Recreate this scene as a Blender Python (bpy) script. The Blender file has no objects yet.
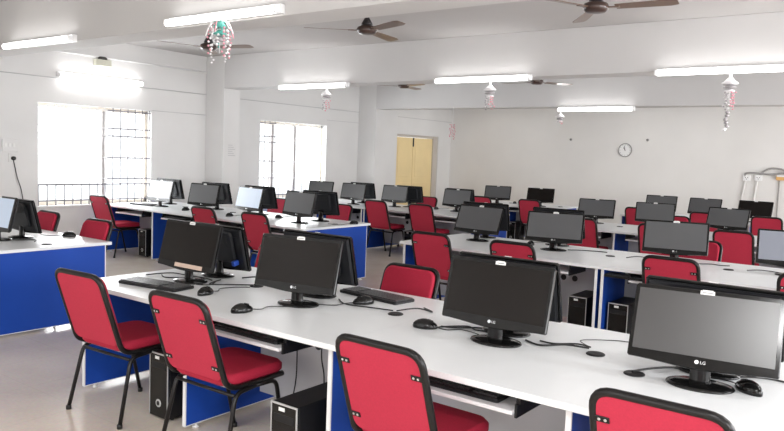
import bpy, bmesh, math, random
from mathutils import Vector, Matrix
random.seed(7)
PI = math.pi
C = bpy.context.scene.collection
SC = bpy.context.scene

# ------------------------------------------------------------------ materials
def mat(name, color, rough=.5, metal=0., spec=.5, emit=None, estr=0., noise=0., nscale=8., coat=0.):
    m = bpy.data.materials.new(name); m.use_nodes = True
    nt = m.node_tree; b = nt.nodes['Principled BSDF']
    b.inputs['Base Color'].default_value = (*color, 1)
    b.inputs['Roughness'].default_value = rough
    b.inputs['Metallic'].default_value = metal
    b.inputs['Specular IOR Level'].default_value = spec
    b.inputs['Coat Weight'].default_value = coat
    if emit:
        b.inputs['Emission Color'].default_value = (*emit, 1)
        b.inputs['Emission Strength'].default_value = estr
    if noise:
        tc = nt.nodes.new('ShaderNodeTexCoord'); n = nt.nodes.new('ShaderNodeTexNoise')
        n.inputs['Scale'].default_value = nscale; n.inputs['Detail'].default_value = 5
        r = nt.nodes.new('ShaderNodeValToRGB')
        lo = [max(0, c*(1-noise)) for c in color]; hi = [min(1, c*(1+noise)) for c in color]
        r.color_ramp.elements[0].position = .3; r.color_ramp.elements[1].position = .7
        r.color_ramp.elements[0].color = (*lo, 1); r.color_ramp.elements[1].color = (*hi, 1)
        nt.links.new(tc.outputs['Object'], n.inputs['Vector'])
        nt.links.new(n.outputs['Fac'], r.inputs['Fac'])
        nt.links.new(r.outputs['Color'], b.inputs['Base Color'])
    return m

M = {}
M['wall'] = mat('wall_paint', (.74, .735, .725), .75, noise=.03, nscale=1.2)
M['back'] = mat('back_wall_paint', (.76, .745, .725), .75, noise=.035, nscale=1.0)
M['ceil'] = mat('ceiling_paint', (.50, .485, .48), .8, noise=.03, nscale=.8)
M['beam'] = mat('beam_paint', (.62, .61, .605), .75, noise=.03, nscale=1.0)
M['red'] = mat('red_fabric', (.40, .016, .044), .75, noise=.10, nscale=160, spec=.3)
M['redback'] = mat('red_back_fabric', (.43, .022, .052), .65, noise=.06, nscale=120, spec=.35)
M['tube'] = mat('black_tube', (.009, .008, .008), .3, spec=.3)
M['steel'] = mat('screw_steel', (.7, .7, .7), .3, .9)
M['top'] = mat('white_laminate', (.77, .79, .80), .30, spec=.5, noise=.015, nscale=3)
M['edge'] = mat('white_edge_band', (.80, .80, .81), .4)
M['blue'] = mat('blue_laminate', (.008, .058, .36), .5, spec=.25, noise=.04, nscale=3)
M['grey'] = mat('pale_grey_board', (.60, .60, .62), .5, noise=.03, nscale=2)
M['tray'] = mat('tray_laminate', (.72, .72, .74), .4)
M['bezel'] = mat('gloss_black', (.006, .006, .006), .12, spec=.35)
M['plastic'] = mat('matte_black_plastic', (.010, .010, .011), .45, spec=.3, noise=.1, nscale=40)
M['back_plastic'] = mat('back_black_plastic', (.012, .013, .016), .38, spec=.35)
M['scr'] = mat('screen_dark', (.010, .008, .007), .14, spec=.22)
M['scrg'] = mat('screen_grey', (.088, .090, .093), .3, spec=.6)  # base lightened to carry the room's reflection in the dark glass
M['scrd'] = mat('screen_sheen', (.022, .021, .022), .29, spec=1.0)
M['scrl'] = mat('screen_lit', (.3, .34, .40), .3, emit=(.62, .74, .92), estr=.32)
M['scrw'] = mat('screen_pale', (.3, .3, .31), .3, emit=(.85, .86, .9), estr=.10)  # pale base and faint glow stand in for the reflected window
M['scrm'] = mat('screen_mid', (.16, .17, .2), .3, spec=.7, emit=(.8, .85, 1), estr=.08)  # bluish base and slight glow imitate a bright opening mirrored in the screen
M['sticker'] = mat('white_sticker', (.82, .82, .80), .5)
M['ink'] = mat('grey_ink', (.25, .25, .25), .6)
M['silver'] = mat('silver_trim', (.6, .61, .62), .3, .6)
M['key'] = mat('keycap_black', (.05, .05, .053), .35)
M['plug'] = mat('blue_plug', (.02, .08, .45), .4)
M['brown'] = mat('fan_brown', (.05, .026, .02), .3, coat=.4)
M['fandark'] = mat('fan_dark', (.035, .03, .032), .35)
M['blade'] = mat('fan_blade_brown', (.16, .10, .07), .3, coat=.3)
M['housing'] = mat('batten_white', (.85, .85, .85), .4)
M['tubelit'] = mat('tube_light', (1, 1, 1), .4, emit=(1, .985, .97), estr=6)
M['tubebright'] = mat('tube_light_bright', (1, 1, 1), .4, emit=(1, .99, .98), estr=10)
M['cap'] = mat('tube_cap', (.85, .85, .85), .4)
M['cream'] = mat('window_frame_cream', (.70, .64, .55), .5)
M['palegrille'] = mat('pale_grille', (.75, .75, .76), .5)  # bars paled to imitate window glare washing them out
M['mull'] = mat('mullion_grey', (.36, .34, .33), .5)
M['grille'] = mat('grille_grey', (.24, .23, .25), .5)
M['yellow'] = mat('yellow_door_paint', (.86, .68, .36), .45, noise=.05, nscale=2)
M['jamb'] = mat('door_jamb', (.55, .50, .45), .6)
M['dark'] = mat('dark_metal', (.05, .045, .04), .5)
M['lbox'] = mat('cream_box', (.66, .66, .55), .5)
M['clock'] = mat('clock_face', (.86, .86, .85), .5)
M['cable'] = mat('black_cable', (.012, .012, .012), .5)
M['gcable'] = mat('grey_conduit', (.33, .32, .31), .5)
M['line'] = mat('conduit_line', (.52, .52, .52), .6)
M['foilw'] = mat('white_foil', (.88, .86, .87), .35, .0)
M['foilp'] = mat('pink_foil', (.75, .32, .38), .35)
M['foild'] = mat('deep_pink_foil', (.62, .10, .18), .35)
M['foilg'] = mat('green_foil', (.10, .42, .36), .35)
M['foilr'] = mat('grey_foil', (.38, .36, .37), .3, .4)
M['orange'] = mat('orange_box', (.72, .42, .15), .5)
M['paper'] = mat('paper', (.8, .8, .8), .6)
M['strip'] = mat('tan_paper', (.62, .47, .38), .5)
M['foot'] = mat('white_foot', (.75, .75, .75), .5)

def floor_mat():
    m = bpy.data.materials.new('polished_floor'); m.use_nodes = True
    nt = m.node_tree; b = nt.nodes['Principled BSDF']; N = nt.nodes.new; L = nt.links.new
    tc = N('ShaderNodeTexCoord')
    n = N('ShaderNodeTexNoise'); n.inputs['Scale'].default_value = 1.6; n.inputs['Detail'].default_value = 8
    n2 = N('ShaderNodeTexNoise'); n2.inputs['Scale'].default_value = 45; n2.inputs['Detail'].default_value = 4
    r = N('ShaderNodeValToRGB')
    r.color_ramp.elements[0].position = .32; r.color_ramp.elements[0].color = (.68, .60, .51, 1)
    r.color_ramp.elements[1].position = .70; r.color_ramp.elements[1].color = (.80, .72, .625, 1)
    mx = N('ShaderNodeMix'); mx.data_type = 'RGBA'; mx.blend_type = 'MULTIPLY'; mx.inputs['Factor'].default_value = .25
    br = N('ShaderNodeTexBrick'); br.offset = 0; br.inputs['Scale'].default_value = 1
    br.inputs['Brick Width'].default_value = .6; br.inputs['Row Height'].default_value = .6
    br.inputs['Mortar Size'].default_value = .004
    br.inputs['Color1'].default_value = (1, 1, 1, 1); br.inputs['Color2'].default_value = (.97, .97, .97, 1)
    br.inputs['Mortar'].default_value = (.72, .70, .68, 1)
    m2 = N('ShaderNodeMix'); m2.data_type = 'RGBA'; m2.blend_type = 'MULTIPLY'; m2.inputs['Factor'].default_value = .22
    L(tc.outputs['Object'], n.inputs['Vector']); L(tc.outputs['Object'], n2.inputs['Vector']); L(tc.outputs['Object'], br.inputs['Vector'])
    L(n.outputs['Fac'], r.inputs['Fac']); L(r.outputs['Color'], mx.inputs[6]); L(n2.outputs['Color'], mx.inputs[7])
    L(mx.outputs[2], m2.inputs[6]); L(br.outputs['Color'], m2.inputs[7]); L(m2.outputs[2], b.inputs['Base Color'])
    b.inputs['Roughness'].default_value = .22
    b.inputs['Specular IOR Level'].default_value = .45
    return m
M['floor'] = floor_mat()

def glass_mat():
    m = bpy.data.materials.new('window_glass'); m.use_nodes = True
    nt = m.node_tree; nt.nodes.remove(nt.nodes['Principled BSDF'])
    o = nt.nodes['Material Output']
    t = nt.nodes.new('ShaderNodeBsdfTransparent'); g = nt.nodes.new('ShaderNodeBsdfGlossy')
    g.inputs['Roughness'].default_value = .05
    mx = nt.nodes.new('ShaderNodeMixShader'); mx.inputs[0].default_value = .06
    nt.links.new(t.outputs[0], mx.inputs[1]); nt.links.new(g.outputs[0], mx.inputs[2]); nt.links.new(mx.outputs[0], o.inputs['Surface'])
    return m
M['glass'] = glass_mat()

# ------------------------------------------------------------------ mesh helpers
def box(bm, x0, x1, y0, y1, z0, z1, bev=0., seg=2, mtx=None):
    r = bmesh.ops.create_cube(bm, size=1)
    vs = r['verts']
    for v in vs:
        v.co = Vector((x0+(v.co.x+.5)*(x1-x0), y0+(v.co.y+.5)*(y1-y0), z0+(v.co.z+.5)*(z1-z0)))
    if bev:
        es = list({e for v in vs for e in v.link_edges})
        rr = bmesh.ops.bevel(bm, geom=es, offset=bev, segments=seg, affect='EDGES', profile=.5)
        vs = list({v for v in rr['verts']} | {v for v in vs if v.is_valid})
    if mtx: bmesh.ops.transform(bm, matrix=mtx, verts=[v for v in vs if v.is_valid])
    return vs

def tube(bm, pts, r, n=8, cap=True, flat=1.0):
    pts = [Vector(p) for p in pts]
    rings = []; up = None
    for i, p in enumerate(pts):
        if i == 0: t = (pts[1]-p)
        elif i == len(pts)-1: t = (p-pts[i-1])
        else: t = (pts[i+1]-p).normalized()+(p-pts[i-1]).normalized()
        t.normalize()
        if up is None:
            a = Vector((0, 0, 1)) if abs(t.z) < .9 else Vector((1, 0, 0))
            up = (a-t*a.dot(t)).normalized()
        else:
            up = (up-t*up.dot(t))
            up = up.normalized() if up.length > 1e-6 else t.orthogonal().normalized()
        s = t.cross(up)
        rr = r[i] if isinstance(r, (list, tuple)) else r
        rings.append([bm.verts.new(p+(up*math.cos(2*PI*k/n)*flat+s*math.sin(2*PI*k/n))*rr) for k in range(n)])
    for a, b in zip(rings, rings[1:]):
        for k in range(n):
            f = bm.faces.new((a[k], a[(k+1) % n], b[(k+1) % n], b[k])); f.smooth = True
    if cap:
        bm.faces.new(rings[0][::-1]); bm.faces.new(rings[-1])

def fillet(pts, rad, seg=5):
    """round the corners of a polyline"""
    pts = [Vector(p) for p in pts]; out = [pts[0]]
    for a, b, c in zip(pts, pts[1:], pts[2:]):
        d = min(rad, (a-b).length*.48, (c-b).length*.48)
        p = b+(a-b).normalized()*d; q = b+(c-b).normalized()*d
        for k in range(seg+1):
            t = k/seg
            out.append(p*(1-t)**2+b*2*t*(1-t)+q*t*t)
    out.append(pts[-1]); return out

def smooth_path(pts, k=6):
    pts = [Vector(p) for p in pts]; out = []
    P = [pts[0]]+pts+[pts[-1]]
    for i in range(1, len(P)-2):
        p0, p1, p2, p3 = P[i-1], P[i], P[i+1], P[i+2]
        for j in range(k):
            t = j/k
            out.append(.5*((2*p1)+(p2-p0)*t+(2*p0-5*p1+4*p2-p3)*t*t+(3*p1-p0-3*p2+p3)*t**3))
    out.append(pts[-1]); return out

def lathe(bm, prof, n=20, mtx=None, sx=1, sy=1):
    rings = []
    for r, z in prof:
        rings.append([bm.verts.new((r*math.cos(2*PI*k/n)*sx, r*math.sin(2*PI*k/n)*sy, z)) for k in range(n)])
    for a, b in zip(rings, rings[1:]):
        for k in range(n):
            f = bm.faces.new((a[k], a[(k+1) % n], b[(k+1) % n], b[k])); f.smooth = True
    bm.faces.new(rings[0][::-1]); bm.faces.new(rings[-1])
    if mtx: bmesh.ops.transform(bm, matrix=mtx, verts=[v for q in rings for v in q])

def rrect(w, h, r, seg=5, bottom=None):
    """outline of a rounded rectangle centred on x, from 0 to h"""
    rb = r if bottom is None else bottom
    o = []
    for cx, cz, a0, rr in ((w/2-rb, rb, -PI/2, rb), (w/2-r, h-r, 0, r), (-w/2+r, h-r, PI/2, r), (-w/2+rb, rb, PI, rb)):
        for k in range(seg+1):
            a = a0+PI/2*k/seg
            o.append((cx+rr*math.cos(a), cz+rr*math.sin(a)))
    return o

def plate(bm, outline, y0, y1, mtx=None, bev=0., smooth=False):
    """outline in xz extruded from y0 to y1, with an optional soft edge"""
    cx = sum(p[0] for p in outline)/len(outline); cz = sum(p[1] for p in outline)/len(outline)
    def ring(y, ins):
        res = []
        for x, z in outline:
            dx, dz = x-cx, z-cz; l = math.hypot(dx, dz)
            res.append(bm.verts.new((x-dx/l*ins, y, z-dz/l*ins)))
        return res
    rs = [ring(y0, bev), ring(y0+bev, 0), ring(y1-bev, 0), ring(y1, bev)] if bev else [ring(y0, 0), ring(y1, 0)]
    n = len(outline)
    for a, b in zip(rs, rs[1:]):
        for k in range(n):
            f = bm.faces.new((a[k], a[(k+1) % n], b[(k+1) % n], b[k])); f.smooth = smooth
    bm.faces.new(rs[0][::-1]); bm.faces.new(rs[-1])
    if mtx: bmesh.ops.transform(bm, matrix=mtx, verts=[v for r in rs for v in r])

def obj(name, bm, m, parent=None, loc=None):
    bmesh.ops.recalc_face_normals(bm, faces=bm.faces)
    me = bpy.data.meshes.new(name); bm.to_mesh(me); bm.free()
    me.materials.append(m)
    o = bpy.data.objects.new(name, me); C.objects.link(o)
    if parent: o.parent = parent
    if loc: o.location = loc
    return o

def B(): return bmesh.new()

def tag(o, label, cat, group=None, kind=None):
    o['label'] = label; o['category'] = cat
    if group: o['group'] = group
    if kind: o['kind'] = kind
    return o

def thing(name, label, cat, loc=(0, 0, 0), rz=0., group=None):
    o = bpy.data.objects.new(name, None); C.objects.link(o); o.empty_display_size = .1
    o.location = loc; o.rotation_euler = (0, 0, rz)
    return tag(o, label, cat, group)

def struct(name, bm, m):
    o = obj(name, bm, m); o['kind'] = 'structure'; return o

def dup(src, loc, rz, label, group=None):
    """copy a thing with copies of its parts and sub-parts"""
    r = src.copy(); C.objects.link(r)
    r.location = loc; r.rotation_euler = (0, 0, rz); r['label'] = label
    if group: r['group'] = group
    for ch in list(src.children):
        c = ch.copy(); C.objects.link(c); c.parent = r
        for g in list(ch.children):
            d = g.copy(); C.objects.link(d); d.parent = c
    return r

def scaled(o, k):
    o.scale = (k, k, k); return o

class Maker:
    """the first placement uses the built thing itself, later ones are copies"""
    def __init__(self, build): self.build = build; self.first = None
    def put(self, loc, rz, label, group=None):
        if self.first is None:
            self.first = self.build(); o = self.first
            o.location = loc; o.rotation_euler = (0, 0, rz); o['label'] = label
            if group: o['group'] = group
            return o
        return dup(self.first, loc, rz, label, group)

def text_mesh(txt, size):
    cu = bpy.data.curves.new('lettering', 'FONT'); cu.body = txt; cu.size = size
    cu.align_x = 'LEFT'; cu.extrude = .0004
    t = bpy.data.objects.new('lettering', cu); C.objects.link(t)
    bpy.context.view_layer.update()
    me = bpy.data.meshes.new_from_object(t.evaluated_get(bpy.context.evaluated_depsgraph_get()))
    bpy.data.objects.remove(t); bpy.data.curves.remove(cu)
    return me

# ------------------------------------------------------------------ camera
CAM_H = 1.66
f_px, yaw, pitch, roll = 721.14, .63915, .082879, .037962
cy, sy = math.cos(yaw), math.sin(yaw)
fw = Vector((-sy*math.cos(pitch), cy*math.cos(pitch), -math.sin(pitch)))
rt = Vector((cy, sy, 0)); up = rt.cross(fw)
r2 = rt*math.cos(roll)+up*math.sin(roll); u2 = -rt*math.sin(roll)+up*math.cos(roll)
cam = bpy.data.cameras.new('camera'); cam.sensor_width = 36; cam.sensor_fit = 'HORIZONTAL'
cam.lens = f_px/784*36; cam.clip_start = .05; cam.clip_end = 200
co = bpy.data.objects.new('camera', cam); C.objects.link(co)
co.matrix_world = Matrix(((r2.x, u2.x, -fw.x, 0), (r2.y, u2.y, -fw.y, 0), (r2.z, u2.z, -fw.z, CAM_H), (0, 0, 0, 1)))
SC.camera = co

# ------------------------------------------------------------------ room shell
XL, XR, YN, YF, ZC = -10.4, 3.2, -2.2, 16.5, 3.27
W1 = (5.33, 7.23, .73, 2.24); W2 = (9.64, 11.54, .73, 2.24); D1 = (14.08, 15.9, 0, 2.19)

b = B(); box(b, XL-.3, XR+.3, YN-.3, YF+.3, -.1, 0); struct('floor', b, M['floor'])
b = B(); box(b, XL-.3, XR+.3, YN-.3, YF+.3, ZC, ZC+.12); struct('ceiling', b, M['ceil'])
b = B()
ys = [YN-.3, W1[0], W1[1], W2[0], W2[1], D1[0], D1[1], YF+.3]
for i in range(0, 7, 2): box(b, XL-.25, XL, ys[i], ys[i+1], 0, ZC)
for w in (W1, W2, D1):
    box(b, XL-.25, XL, w[0], w[1], w[3], ZC)
    if w[2] > 0: box(b, XL-.25, XL, w[0], w[1], 0, w[2])
struct('wall_left', b, M['wall'])
b = B(); box(b, XL-.25, XR+.25, YF, YF+.25, 0, ZC); struct('wall_far', b, M['back'])
# walls behind and to the right of the camera, with wide openings put in to admit light
b = B()
box(b, XR, XR+.25, YN-.3, YF+.3, 0, .9); box(b, XR, XR+.25, YN-.3, YF+.3, 2.5, ZC)
for y0, y1 in ((YN-.3, -1.2), (1.6, 2.6), (6, 7), (10, 11), (14.5, YF+.3)): box(b, XR, XR+.25, y0, y1, .9, 2.5)
struct('wall_right', b, M['wall'])
b = B()
box(b, XL-.25, XR+.25, YN-.25, YN, 0, .95); box(b, XL-.25, XR+.25, YN-.25, YN, 1.8, ZC)
for x0, x1 in ((XL-.25, -6.5), (-4.6, -3.2), (-1.0, .1), (2.3, XR+.25)): box(b, x0, x1, YN-.25, YN, .95, 1.8)
struct('wall_near', b, M['wall'])

# columns and beams
b = B(); box(b, XL, -9.92, 8.34, 8.71, 0, ZC, .008); struct('column_1', b, M['wall'])
b = B(); box(b, XL, -9.91, 12.6, 13.42, 0, ZC, .008); struct('column_2', b, M['wall'])
b = B(); box(b, XL, -9.92, 4.06, 4.45, 0, ZC, .008); struct('column_3', b, M['wall'])
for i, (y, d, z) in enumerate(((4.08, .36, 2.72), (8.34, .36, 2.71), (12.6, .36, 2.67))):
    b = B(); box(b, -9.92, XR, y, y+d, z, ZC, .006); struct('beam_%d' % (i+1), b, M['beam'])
# thin pipes and plaster lines along the walls
def trim(i, pts, r, m):
    b = B(); tube(b, pts, r, 6); struct('trim_%d' % i, b, m)
trim(1, [(XL+.008, 4.45, 3.0), (XL+.008, 8.34, 3.0)], .012, M['housing'])
trim(2, [(XL+.004, 4.45, 2.61), (XL+.004, 8.34, 2.61)], .006, M['line'])
trim(3, [(XL+.004, 7.23, 2.25), (XL+.004, 8.34, 2.25)], .005, M['line'])
trim(4, [(XL+.004, 8.71, 2.60), (XL+.004, 12.6, 2.60)], .006, M['line'])
trim(5, [(XL+.004, 11.54, 2.36), (XL+.004, 12.6, 2.36)], .004, M['line'])
trim(6, [(XL+.004, 13.42, 2.60), (XL+.004, 16.5, 2.60)], .006, M['line'])

# ------------------------------------------------------------------ windows and door in the left wall
def window(n, w, mull, hz, label):
    y0, y1, z0, z1 = w
    t = thing('window_%d' % n, label, 'window', (XL, (y0+y1)/2, z0)); t['kind'] = 'structure'
    o = (y0+y1)/2
    X = -.16
    b = B()
    for a0, a1, c0, c1 in ((y0, y0+.05, z0, z1), (y1-.05, y1, z0, z1), (y0, y1, z0, z0+.05), (y0, y1, z1-.06, z1)):
        box(b, X-.04, X+.04, a0-o, a1-o, c0-z0, c1-z0, .004)
    obj('window_frame', b, M['cream'], t)
    for m_ in mull:
        b = B(); box(b, X-.04, X+.04, m_-.035-o, m_+.035-o, .05, z1-z0-.06, .004); obj('mullion', b, M['mull'], t)
    edges = [y0]+list(mull)+[y1]
    for a, c in zip(edges, edges[1:]):
        b = B(); box(b, X-.004, X+.004, a+.04-o, c-.04-o, .05, z1-z0-.06); obj('window_pane', b, M['glass'], t)
    nb = 14; zs = 1.05
    def grille(ya, yb, za, zb, m_, r):
        b = B()
        for k in range(nb+1):
            y = y0+.02+(y1-y0-.04)*k/nb
            if ya <= y < yb: tube(b, [(-.03, y-o, za-z0), (-.03, y-o, zb-z0)], r, 6)
        for z in hz:
            if za <= z < zb: box(b, -.036, -.024, ya-o, yb-o, z-z0-r*1.3, z-z0+r*1.3)
        obj('window_grille', b, M[m_], t)
    (a0, a1), (p0, p1) = ((mull[-1], y1+.001), (y0, mull[-1])) if n == 1 else ((y0, mull[0]), (mull[0], y1+.001))
    grille(a0, a1, z0, z1, 'grille', .0075)
    grille(p0, p1, z0, zs, 'grille', .009)
    grille(p0, p1, zs, z1, 'palegrille', .0045)
    b = B(); box(b, -.03, .035, y0-.03-o, y1+.03-o, -.03, .0, .005); obj('window_sill', b, M['wall'], t)
    return t
window(1, W1, (6.45,), (2.2, 1.92, 1.80, 1.46, 1.13, 1.04, .80), 'bright barred window nearest the camera on the left wall')
window(2, W2, (10.09, 10.72), (2.2, 1.94, 1.83, 1.46, 1.13, .80), 'bright barred window between the two columns on the left wall')

t = thing('door_1', 'yellow painted double door in the left wall by the far corner', 'door', (XL, (D1[0]+D1[1])/2, 0)); t['kind'] = 'structure'
o_ = (D1[0]+D1[1])/2
for a, c, nm in ((14.1, 14.83, 'door_leaf'), (14.84, 15.70, 'door_leaf')):
    b = B(); box(b, -.10, -.055, a-o_, c-o_, .01, 2.12, .004)
    box(b, -.057, -.049, a+.10-o_, c-.10-o_, 1.15, 1.98, .004); box(b, -.057, -.049, a+.10-o_, c-.10-o_, .2, 1.0, .004)
    leaf = obj(nm, b, M['yellow'], t)
b = B(); box(b, -.22, -.02, 15.70-o_, D1[1]-o_, 0, D1[3], .004); box(b, -.22, -.03, D1[0]-o_, 15.70-o_, 2.13, D1[3], .004)
obj('door_frame', b, M['jamb'], t)
b = B(); box(b, -.055, -.03, 14.82-o_, 14.85-o_, 1.90, 2.12, .004); obj('door_bolt', b, M['dark'], t)

# ------------------------------------------------------------------ desks
TOP = .75; DEP = 1.3
def make_desk(L=2.19, mid=1.095, trays=((.27, 0), (1.26, 0), (.27, 1), (1.26, 1)), extra=(), first=True):
    t = thing('computer_desk', '', 'desk')
    b = B(); box(b, 0, L, 0, DEP, TOP-.028, TOP, .0015); obj('tabletop', b, M['top'], t)
    for x0 in ((.018,) if first else ())+(mid-.011, L-.018-.022):
        b = B(); box(b, x0, x0+.022, .06, DEP-.06, .03, TOP-.028)
        s = obj('side_panel', b, M['blue'], t)
        b = B()
        box(b, x0-.001, x0+.023, .052, .0605, .03, TOP-.028); box(b, x0-.001, x0+.023, DEP-.0605, DEP-.052, .03, TOP-.028)
        box(b, x0-.001, x0+.023, .052, DEP-.052, .026, .0315)
        obj('edge_band', b, M['edge'], s)
        for y in (.14, DEP-.14):
            b = B(); lathe(b, [(.018, 0), (.022, .008), (.010, .012), (.010, .027)], 10, Matrix.Translation((x0+.011, y, 0)))
            obj('foot', b, M['foot'], s)
    for xa, xb in ((.04, mid-.011), (mid+.011, L-.04)):
        b = B(); box(b, xa, xb, DEP/2-.009, DEP/2+.009, .10, TOP-.028)
        mp = obj('modesty_panel', b, M['grey'], t)
        for x in (xa+.5, xa+.62):
            b = B(); lathe(b, [(.03, -.001), (.03, .001)], 14, Matrix.Translation((x, DEP/2-.0105, .5)) @ Matrix.Rotation(PI/2, 4, 'X'))
            obj('cable_hole', b, M['cable'], mp)
    for x, y in ((mid-.17, .76), (L-.16, .76), *extra):
        b = B(); lathe(b, [(.045, -.002), (.045, .004), (.040, .007), (.022, .006)], 20, Matrix.Translation((x, y, TOP)))
        obj('cable_grommet', b, M['plastic'], t)
    for x, back in trays:
        y0, y1 = (.03, .44) if not back else (DEP-.44, DEP-.03)
        b = B(); box(b, x, x+.64, y0, y1, .634, .652, .003); tr = obj('keyboard_tray', b, M['tray'], t)
        for xs in (x-.012, x+.64):
            b = B(); box(b, xs, xs+.012, y0+.02 if not back else y0, y1 if not back else y1-.02, .618, .676, .002)
            box(b, xs-.004, xs+.016, y0+.04, y1-.04, .670, .722, .002)
            obj('tray_runner', b, M['plastic'], tr)
    return t
desks = Maker(make_desk)
desk_a = Maker(lambda: make_desk(2.262, 1.11, trays=((1.26, 0), (1.26, 1))))
desk_c = Maker(lambda: make_desk(2.3, 1.215, ((.32, 0), (1.45, 0), (.32, 1), (1.45, 1))))
desk_d = Maker(lambda: make_desk(1.96, .98, ((.17, 0), (1.15, 0), (.17, 1), (1.15, 1))))
desk_b = Maker(lambda: make_desk(2.5, 1.2, ((.33, 0), (1.47, 0), (.33, 1), (1.47, 1)), ((1.278, .57),), False))
G = 'double sided white computer desks with blue side panels'
desk_a.put((-4.51, 2.55, 0), 0, 'white foreground desk carrying the loose keyboard and the leftmost brownish screen', G)
desk_b.put((-2.248, 2.55, 0), 0, 'large white desk at the bottom right, behind the two nearest right chairs', G)
desks.put((-4.51, 6.22, 0), 0, 'white desk just right of the aisle in the second row, left half of that row', G)
desks.put((-2.32, 6.22, 0), 0, 'white desk in the second row at the right edge, behind the nearest right monitor', G)
desks.put((-4.51, 9.65, 0), 0, 'white desk in the third row right of the aisle, below the clock', G)
desks.put((-2.32, 9.65, 0), 0, 'white desk in the third row at the far right edge of the photo', G)
desks.put((-4.51, 13.0, 0), 0, 'rearmost white desk right of the aisle, half hidden by monitors', G)
desks.put((-8.33, 2.55, 0), 0, 'white topped desk at the left edge with a broad blue end panel', G)
desk_c.put((-10.2, 6.22, 0), 0, 'white desk under the near window with a red chair at its left end', G)
desk_d.put((-7.898, 6.22, 0), 0, 'white desk in the left second row ending in a blue panel at the aisle', G)
desks.put((-10.04, 9.65, 0), 0, 'white desk by the second window, mostly hidden by monitors', G)
desks.put((-7.848, 9.65, 0), 0, 'white desk in the left third row in front of the yellow door', G)
desks.put((-8.01, 13.0, 0), 0, 'rearmost white desk left of the aisle with a bright blue end panel', G)

# ------------------------------------------------------------------ chairs (facing +y, rear feet at y=-.2)
def make_chair(brackets=True):
    t = thing('visitor_chair', '', 'chair')
    w = .222
    # back tube: one bent pipe running forward as the seat rails
    half = [(w-.01, .25, .425), (w, -.10, .425), (w, -.17, .455), (w-.004, -.318, .905)]
    pts = [(-x, y, z) for x, y, z in half] + [(x, y, z) for x, y, z in half[::-1]]
    path = fillet(pts, .075, 6)
    b = B(); tube(b, path, .016, 10); obj('back_frame', b, M['tube'], t)
    # upholstered back, tilted like the tube
    tilt = math.atan2(.148, .45)
    mt = Matrix.Translation((0, -.178, .475)) @ Matrix.Rotation(tilt, 4, 'X')
    b = B(); plate(b, rrect(2*w-.022, .445, .062, 6, .045), -.008, .004, mt, .003); obj('back_panel', b, M['redback'], t)
    b = B(); plate(b, rrect(2*w-.03, .437, .06, 6, .043), .003, .042, mt @ Matrix.Translation((0, 0, .004)), .014, True); obj('back_cushion', b, M['red'], t)
    for sx in (-1, 1):
        for z in (.075, .345) if brackets else ():
            b = B(); box(b, sx*w-.062*(sx > 0), sx*w+.062*(sx < 0), -.0135, -.008, z-.012, z+.012, .002, 1, mt)
            k = obj('bracket', b, M['tube'], t)
            b = B()
            for dx in (.026, .048): lathe(b, [(.006, -.001), (.005, .0015)], 8, mt @ Matrix.Translation((sx*(w-dx), -.0138, z)) @ Matrix.Rotation(PI/2, 4, 'X'))
            obj('screw', b, M['steel'], k)
    # seat
    b = B()
    o = rrect(.45, .44, .07, 6)
    plate(b, o, -.028, .036, Matrix.Translation((0, -.165, .462)) @ Matrix(((1, 0, 0, 0), (0, 0, 1, 0), (0, 1, 0, 0), (0, 0, 0, 1))), .018, True)
    obj('seat', b, M['red'], t)
    b = B(); box(b, -.19, .19, -.13, .24, .424, .436); obj('seat_board', b, M['grey'], t)
    # legs: rear and front, bent into the side rail
    for sx in (-1, 1):
        b = B(); tube(b, fillet([(sx*.258, -.205, .012), (sx*.236, -.115, .40), (sx*.222, .04, .408)], .05), .0125, 10)
        l = obj('leg', b, M['tube'], t)
        b = B(); lathe(b, [(.016, 0), (.017, .02), (.014, .026)], 10, Matrix.Translation((sx*.258, -.205, 0))); obj('foot_cap', b, M['cable'], l)
        b = B(); tube(b, fillet([(sx*.205, .285, .012), (sx*.214, .20, .40), (sx*.222, .03, .408)], .05), .0125, 10)
        l = obj('leg', b, M['tube'], t)
        b = B(); lathe(b, [(.016, 0), (.017, .02), (.014, .026)], 10, Matrix.Translation((sx*.205, .285, 0))); obj('foot_cap', b, M['cable'], l)
    b = B(); tube(b, [(-.235, -.118, .388), (.235, -.118, .388)], .010, 8); obj('crossbar', b, M['tube'], t)
    return t
chairs = Maker(make_chair); plain_chairs = Maker(lambda: make_chair(False))
GC = 'red cushioned chairs with black tubular frames at the desks'
def chair(row_y, x, far, rz, label, dy=0., mk=None):
    y = row_y+.02+dy if not far else row_y+DEP-.02+dy
    (mk or (plain_chairs if row_y > 9 or far else chairs)).put((x, y, 0), (PI if far else 0)+rz, label, GC)
F, M2, R3, R4 = 2.55, 6.22, 9.65, 13.0
chair(F, -3.97, 0, .05, 'red chair at the left end of the front desk, both rear legs in view', 0, plain_chairs)
chair(F, -3.03, 0, .02, 'red chair in front of the black tower, second from the left along the front desk')
chair(F, -1.72, 0, -.02, 'red chair at the bottom centre, four black brackets on its back')
chair(F, -.64, 0, .0, 'red chair cut off by the lower right corner of the photo', .07)
chair(F, -2.79, 1, .0, 'red chair on the far side of the front desk, left of the nearest middle monitor', -.13)
chair(F, -4.17, 1, .05, 'red chair glimpsed between the two left monitors of the front desk')
chair(F, -6.58, 1, .04, 'red chair behind the right end of the blue panelled desk at the left edge', -.15)
chair(F, -7.65, 1, .0, 'red chair behind the black monitor back at the left edge', -.1)
chair(M2, -9.82, 0, .0, 'red chair under the near window at the left end of its row')
chair(M2, -7.43, 0, .0, 'red chair at the left second row, above the brownish screen')
chair(M2, -6.47, 0, .0, 'red chair in the left second row below the pale blue lit screen')
chair(M2, -6.95, 1, .0, 'red chair behind the last monitor of the left second row before the aisle', .27)
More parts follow.
